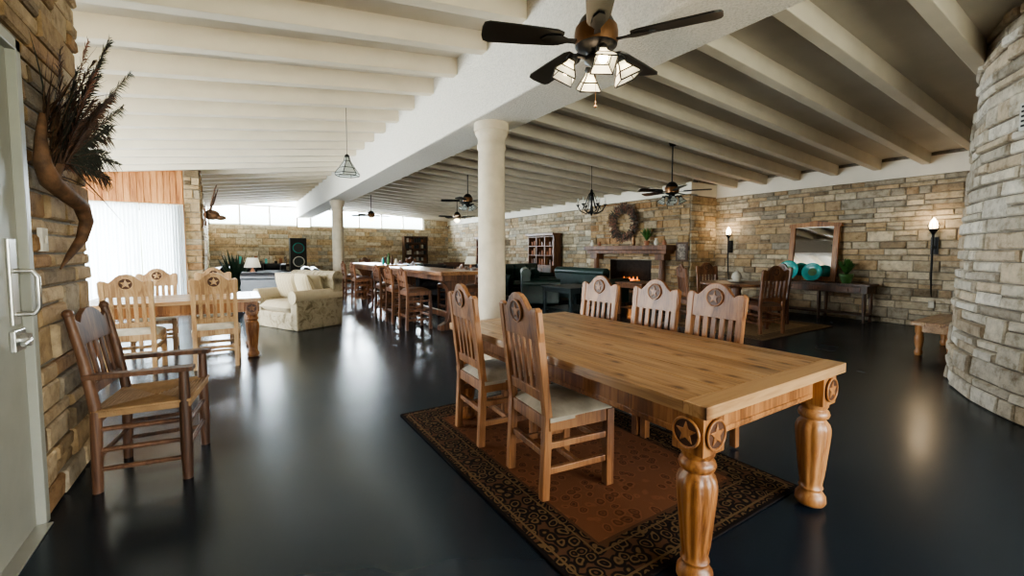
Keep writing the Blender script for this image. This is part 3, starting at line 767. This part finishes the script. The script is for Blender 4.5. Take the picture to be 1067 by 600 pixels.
def sconce(y,z=1.74):
    m=MB()
    m.tube([(-.12,0,-.04),(-.12,0,-.5),(-.10,0,-.9),(-.05,0,-1.15),(-.03,0,-1.2)],[.02,.016,.014,.01,.006],black,8)
    m.b2((-.02,-.05,-.45),(.0,.05,-.15),black); m.tube([(-.01,0,-.3),(-.07,0,-.36),(-.12,0,-.3)],.01,black,8)
    m.tube([(-.01,0,-1.0),(-.10,0,-.95)],.008,black,8)
    m.lathe([(.015,-.12),(.03,-.08),(.06,-.03),(.075,.0),(.07,.0)],(-.12,0,0),black,16)
    for k in range(8):
        a=k*pi/4; m.tube([(-.12+.07*math.cos(a),.07*math.sin(a),0),(-.12+.085*math.cos(a),.085*math.sin(a),.06),(-.12+.06*math.cos(a),.06*math.sin(a),.10)],.004,black,5)
    m.lathe([(.05,.0),(.06,.05),(.05,.11),(.025,.16),(.005,.19)],(-.12,0,0),flame,16)
    m.obj('torch_sconce',(XR-.04,y,z))
    l=bpy.data.lights.new('sconce_light','POINT'); l.energy=9; l.color=(1,.74,.46); l.shadow_soft_size=.1
    o=bpy.data.objects.new('sconce_light',l); o.location=(XR-.30,y,z+.14); bpy.context.scene.collection.objects.link(o)
sconce(6.15,1.78); sconce(2.42,1.76)
m=MB(); m.b2((-.02,-.04,-.06),(0,.04,.06),creamL); m.b2((-.025,-.02,-.035),(-.02,.02,.035),white_paint); m.obj('wall_outlet',(XR-.04,2.42,.42))
ang=math.radians(132)
m=MB(); m.b2((0,-.17,-.11),(.02,.17,.11),steel)
for k in range(5): m.b2((.02,-.14,-.08+k*.038),(.03,.14,-.065+k*.038),black)
m.obj('wall_vent',(cx+(RT-.04)*math.cos(ang),cy+(RT-.04)*math.sin(ang),2.43),ang)
# ------------------------------------------------------------ fans
def fan(loc,ph,rod,full=True,light=True,R_=.66,nb=5):
    m=MB()
    m.cyl((0,0,.1),(0,0,rod),.012,black,10)
    m.lathe([(.012,rod-.09),(.05,rod-.08),(.07,rod-.02),(.07,rod)],(0,0,0),black,20)
    m.lathe([(.02,.17),(.05,.16),(.09,.12),(.11,.08),(.12,.07)],(0,0,0),black,28)
    m.lathe([(.12,.07),(.125,.04),(.125,.0),(.12,-.03)],(0,0,0),bronze,28)
    m.lathe([(.12,-.03),(.10,-.05),(.06,-.06),(.05,-.08)],(0,0,0),black,28)
    for k in range(nb):
        a=ph+2*pi*k/nb; M0=Matrix.Rotation(a,4,'Z')@Matrix.Rotation(math.radians(12),4,'X')
        poly=[(.20,-.045),(.24,-.062),(.42,-.072),(R_-.04,-.078),(R_-.01,-.065),(R_,-.03),(R_,.03),(R_-.01,.065),(R_-.04,.078),(.42,.072),(.24,.062),(.20,.045)]
        m.prism(poly,.010,M0,blade_m)
        M1=Matrix.Translation((0,0,-.012))@M0
        m.prism([(.09,-.02),(.17,-.015),(.22,-.04),(.30,-.03),(.33,0),(.30,.03),(.22,.04),(.17,.015),(.09,.02)],.008,M1,black)
    if full:
        m.lathe([(.05,-.08),(.065,-.09),(.065,-.12),(.03,-.14),(.012,-.17)],(0,0,0),black,20)
        for k in range(4):
            a=ph+.5+k*pi/2; d=Vector((math.cos(a),math.sin(a),0))
            m.tube([d*.05+Vector((0,0,-.10)),d*.10+Vector((0,0,-.085)),d*.14+Vector((0,0,-.11))],.012,black,8)
            Mx=Matrix.Rotation(a,3,'Z')@Matrix.Rotation(-.45,3,'Y')
            c=d*.14+Vector((0,0,-.11))
            pr=[(.028,0.0),(.035,-.03),(.085,-.10),(.088,-.115)]
            m.lathe(pr,c,shade_g,4,mat=Mx,smooth=False,ph=pi/4,cap=False)
            for q in range(4):
                th=pi/4+q*pi/2
                m.tube([Vector(c)+Mx@Vector((r*math.cos(th),r*math.sin(th),z)) for r,z in pr],.0045,black,5)
            for rz_ in ((.087,-.113),(.06,-.065)):
                m.tube([Vector(c)+Mx@Vector((rz_[0]*math.cos(pi/4+q*pi/2),rz_[0]*math.sin(pi/4+q*pi/2),rz_[1])) for q in range(5)],.0045,black,5)
            m.lathe([(.03,.02),(.035,.0),(.03,-.01)],c,black,12,mat=Mx)
            m.ball(Vector(c)+Mx@Vector((0,0,-.065)),.026,bulb if light else shade_g)
        m.tube([(0,0,-.16),(.0,0,-.36)],.0015,bronze,5); m.ball((0,0,-.37),.008,bronze)
    else:
        m.lathe([(.05,-.08),(.09,-.10),(.10,-.13),(.08,-.17),(.03,-.20)],(0,0,0),shade_g if not light else flame,20)
    return m.obj('ceiling_fan',loc)
yaw=math.radians(32.6)
fx,fy,fz=1.79,1.90,2.57
fan((fx,fy,fz),math.radians(-26)-yaw,zl(fx)+RH-fz)
fan((6.7,5.1,2.45),.3,zr(6.7)+RH-2.45,True,False)
fan((6.6,13.9,2.58),.5,zr(6.6)+RH-2.58,False,True)
fan((4.9,9.7,2.62),.1,zr(4.9)+RH-2.62,True,False)
fan((4.0,15.3,2.60),.1,zr(4.0)+RH-2.6,False,True)
def plight(loc,e,col=(1,.75,.48),r=.1):
    l=bpy.data.lights.new('warm_glow','POINT'); l.energy=e; l.color=col; l.shadow_soft_size=r
    o=bpy.data.objects.new('warm_glow',l); o.location=loc; bpy.context.scene.collection.objects.link(o)
plight((fx,fy,fz-.33),12); plight((XB-.02,8.5,.62),2.5,(1,.45,.15),.1)  # fan light kit, then an added glow for the fire; no lamp in the firebox
m=MB(); top=zl(1.37)+RH-2.5
m.tube([(0,0,.22),(0,0,top)],.004,black,6); m.lathe([(.05,top-.03),(.05,top)],(0,0,0),black,12)
pr=[(.03,.22),(.045,.16),(.11,.06),(.17,-.02),(.165,-.05)]
m.lathe(pr,(0,0,0),shade_g,6,smooth=False,cap=False)
for q in range(6):
    th=q*pi/3; m.tube([(r*math.cos(th),r*math.sin(th),z) for r,z in pr],.006,black,5)
for r,z in pr[1:]: m.tube([(r*math.cos(q*pi/3),r*math.sin(q*pi/3),z) for q in range(7)],.006,black,5)
m.lathe([(.01,.26),(.035,.24),(.035,.21)],(0,0,0),black,10)
m.obj('pendant_lamp',(1.40,6.6,2.5))
m=MB(); cz=2.42; top=zr(6.7)+RH-cz
m.tube([(0,0,.3),(0,0,top)],.006,black,6); m.lathe([(.01,.32),(.03,.28),(.02,.2),(.035,.1),(.02,0),(.04,-.15),(.03,-.22),(.005,-.27)],(0,0,0),black,12)
for k in range(6):
    a=k*pi/3+.2; d=Vector((math.cos(a),math.sin(a),0)); e=Vector((0,0,1))
    m.tube([e*-.15,d*.12-e*.22,d*.24-e*.16,d*.30-e*.05],.013,black,6)
    m.tube([e*.28,d*.06+e*.2,d*.12+e*.02,d*.2-e*.12],.010,black,6)
    m.lathe([(.01,-.06),(.04,-.03),(.045,-.02)],d*.30,black,10); m.cyl(d*.3-e*.03,d*.3+e*.06,.014,creamL,8)
    m.lathe([(.012,.06),(.018,.08),(.012,.11),(.002,.14)],d*.3,shade_g,8)
m.obj('chandelier',(6.7,7.2,cz))
# ------------------------------------------------------------ dried arrangement on left wall
m=MB(); X0=XL+.06
m.tube([(X0+.05,3.00,2.02),(X0+.05,2.96,1.90),(X0+.05,2.96,1.78),(X0+.06,3.02,1.70),(X0+.08,3.16,1.655),(X0+.10,3.32,1.61),(X0+.10,3.40,1.53),(X0+.08,3.38,1.43),(X0+.05,3.28,1.34),(X0+.04,3.16,1.27)],[.012,.022,.034,.042,.040,.036,.032,.026,.016,.004],drift,10)
m.tube([(X0+.06,3.03,1.70),(X0+.07,3.10,1.82),(X0+.07,3.09,1.98),(X0+.07,3.14,2.1)],[.03,.03,.022,.008],drift,8)
rr=random.Random(9)
def blade(m,p,d,L,w,mat,curv,n=6):
    pts=[]; d=d.normalized()
    for i in range(n+1):
        f=i/n; pts.append(p+d*L*f+Vector((0,.0,-curv*L*f*f)))
    side=d.cross(Vector((1,0,0)))
    side=side.normalized() if side.length>.05 else Vector((0,1,0))
    side=(side+Vector((rr.uniform(-.6,.6),0,0))).normalized()
    vs=[]
    for i,q in enumerate(pts):
        ww=w*(1-i/(n+.3))*(.4+.6*min(1,i/1.5)); vs+=[q-side*ww,q+side*ww]
    m.add(vs,[(2*i,2*i+1,2*i+3,2*i+2) for i in range(n)],mat)
for k in range(110):
    a=rr.gauss(math.radians(55),math.radians(36)); p=Vector((X0+.05,3.04+rr.uniform(-.05,.1),1.76+rr.uniform(-.05,.3)))
    d=Vector((rr.uniform(0,.45),math.cos(a),math.sin(a)))
    blade(m,p,d,rr.uniform(.25,.60),rr.uniform(.004,.008),rr.choice([feather,feather,feather3,drift]),rr.uniform(0,.35))
def feath(p,d,L,droop,mat,bl,n=60):
    d=d.normalized(); pts=[p+d*L*f+Vector((0,0,-droop*L*f*f)) for f in [i/10 for i in range(11)]]
    m.tube(pts,[.004-.0003*i for i in range(11)],feather,5,False)
    for j in range(n):
        f=.12+.88*j/n; q=p+d*L*f+Vector((0,0,-droop*L*f*f))
        t=(d+Vector((0,0,-2*droop*f))).normalized()
        s=t.cross(Vector((1,0,0))).normalized()
        wd=bl*(.35+.65*math.sin(pi*min(1,f*.95)))
        for sg in (-1,1):
            dd=(t*1.1+s*sg*rr.uniform(.55,.85)+Vector((rr.uniform(-.2,.2),0,0))).normalized()
            blade(m,q,dd,wd*rr.uniform(.8,1.1),.0055,mat,.35,3)
for k in range(30):
    a=math.radians(8+k*3.5+rr.uniform(-4,4)); p=Vector((X0+.06+rr.uniform(0,.05),3.05,1.80))
    L=rr.uniform(.45,.84) if a>.7 else rr.uniform(.35,.58)
    mt=[feather2,feather3,feather,feather3,feather][k%5]
    feath(p,Vector((rr.uniform(.1,.35),math.cos(a),math.sin(a))),L,rr.uniform(.05,.32),mt,.10)
m.obj('feather_and_horn_wall_decor')
m=MB(); m.b2((-.3,-.25,0),(.3,.25,1.9),black)
for z in (.4,.95,1.5):
    m.prism(circ(.2),.03,Matrix.Translation((0,-.26,z))@Matrix.Rotation(pi/2,4,'X'),slate)
    m.tube([(.2*math.cos(2*pi*k/20),-.275,z+.2*math.sin(2*pi*k/20)) for k in range(21)],.02,teal if z>1.2 else steel,6)
m.obj('speaker_tower',(2.15,19.6,0),0,.01)
plant('potted_palm',(.0,13.4,0),2.0,60,1.2,lm=palmm,wk=.02,dr=.25)
m=MB(); m.prism([(0,-.25),(.15,-.1),(.16,.15),(0,.22),(-.16,.15),(-.15,-.1)],.03,Matrix.Rotation(pi/2,4,'X'),M_z)
m.ball((0,-.12,0),(.09,.16,.12),drift); m.ball((0,-.28,-.06),(.05,.12,.06),drift)
for s in (-1,1):
    m.tube([(s*.05,-.1,.1),(s*.2,-.12,.22),(s*.38,-.15,.30),(s*.45,-.2,.5),(s*.38,-.25,.65)],[.025,.022,.02,.015,.006],drift,8)
    for q,h in (((s*.22,-.12,.24),.2),((s*.36,-.15,.30),.28),((s*.44,-.18,.42),.2)): m.tube([q,(q[0]+s*.02,q[1]-.05,q[2]+h)],[.015,.004],drift,6)
    m.ball((s*.11,-.08,.05),(.06,.02,.03),drift)
m.obj('antler_mount',(-.55,12.15,2.2),pi/2+.0)
small_table('console_table',1.0,20.6,2.6,.5,.85,D_z)
m=MB()
for k in range(14): m.box((-1.2+k*.18,0,.06+.05*(k%3)),(.1,.12,.12+.1*(k%3)),[terra,book,teal,creamL,black][k%5])
m.obj('decor_row',(1.0,20.6,.85))
for x,y in ((4.6,18.5),(5.6,18.8),(6.6,18.4)): put(CHD,'dining_chair',x,y,(0,-1))
inst('dining_table',TN,(5.6,17.7,0),pi/2,.004,2)
sofa('leather_sofa',2.0,5.2,15.8,(0,1),leather)
sofa('brown_sofa',1.9,7.6,15.5,(-.3,-1),brown_l)
m=MB(); m.b2((-.6,-.2,0),(.6,.2,.9),D_z); m.b2((-.6,.16,.9),(.6,.2,2.1),D_z)
for xx in (-.58,.58): m.b2((xx-.02,-.18,.9),(xx+.02,.18,2.1),D_z)
for z in (1.2,1.5,1.8,2.1): m.b2((-.6,-.18,z-.015),(.6,.18,z+.015),D_z)
rr=random.Random(8)
for z in (.9,1.215,1.515,1.815):
    for k in range(9): hh=rr.uniform(.12,.24); m.box((-.5+k*.125,.02,z+hh/2),(.07,.14,hh),rr.choice([book,terra,M_z,creamL,slate]))
m.obj('bookshelf',(7.6,20.9,0))
# ------------------------------------------------------------ world & lights
w=bpy.data.worlds.new('World'); bpy.context.scene.world=w; w.use_nodes=True; nt=w.node_tree; bg=nt.nodes['Background']
tc=nt.nodes.new('ShaderNodeTexCoord'); sp=nt.nodes.new('ShaderNodeSeparateXYZ'); nt.links.new(tc.outputs['Generated'],sp.inputs[0])
c=ramp(nt,sp.outputs[2],[(.0,(.20,.26,.12)),(.03,(.5,.62,.42)),(.08,(.85,.93,1.0)),(1,(.6,.78,1.0))])
nt.links.new(c,bg.inputs['Color']); bg.inputs['Strength'].default_value=10.0
def area(name,loc,rot,sx,sy,e,col):
    l=bpy.data.lights.new(name,'AREA'); l.shape='RECTANGLE'; l.size=sx; l.size_y=sy; l.energy=e; l.color=col
    o=bpy.data.objects.new(name,l); o.location=loc; o.rotation_euler=rot; bpy.context.scene.collection.objects.link(o)
r90=pi/2
area('daylight_window_1',(2.9,-3.95,1.55),(r90,0,0),5.4,2.1,450,(1,.94,.84))
area('daylight_window_3',(-5.4,8.1,1.35),(r90,0,-r90),6.7,2.1,1500,(.90,.95,1))
area('daylight_window_4',(-2.6,12.5,1.3),(r90,0,pi),3.2,2.1,450,(.9,.96,1))
area('daylight_window_5',(.75,YB+.7,2.95),(r90-.3,0,pi),3.2,.9,1000,(.82,.92,1))
area('daylight_window_6',(5.6,YB+.7,2.9),(r90-.3,0,pi),5.4,.8,1300,(.86,.94,1))
try: bpy.context.scene.view_settings.look='AgX - Medium High Contrast'
except Exception as ex: print('look',ex)
cam=bpy.data.cameras.new('Camera'); co=bpy.data.objects.new('Camera',cam); bpy.context.scene.collection.objects.link(co)
cam.sensor_width=36; cam.lens=450/1067*36; cam.shift_y=-.0106; cam.clip_start=.05
co.location=(0,0,1.36); co.rotation_euler=(r90-math.radians(3.4),0,-yaw)
bpy.context.scene.camera=co
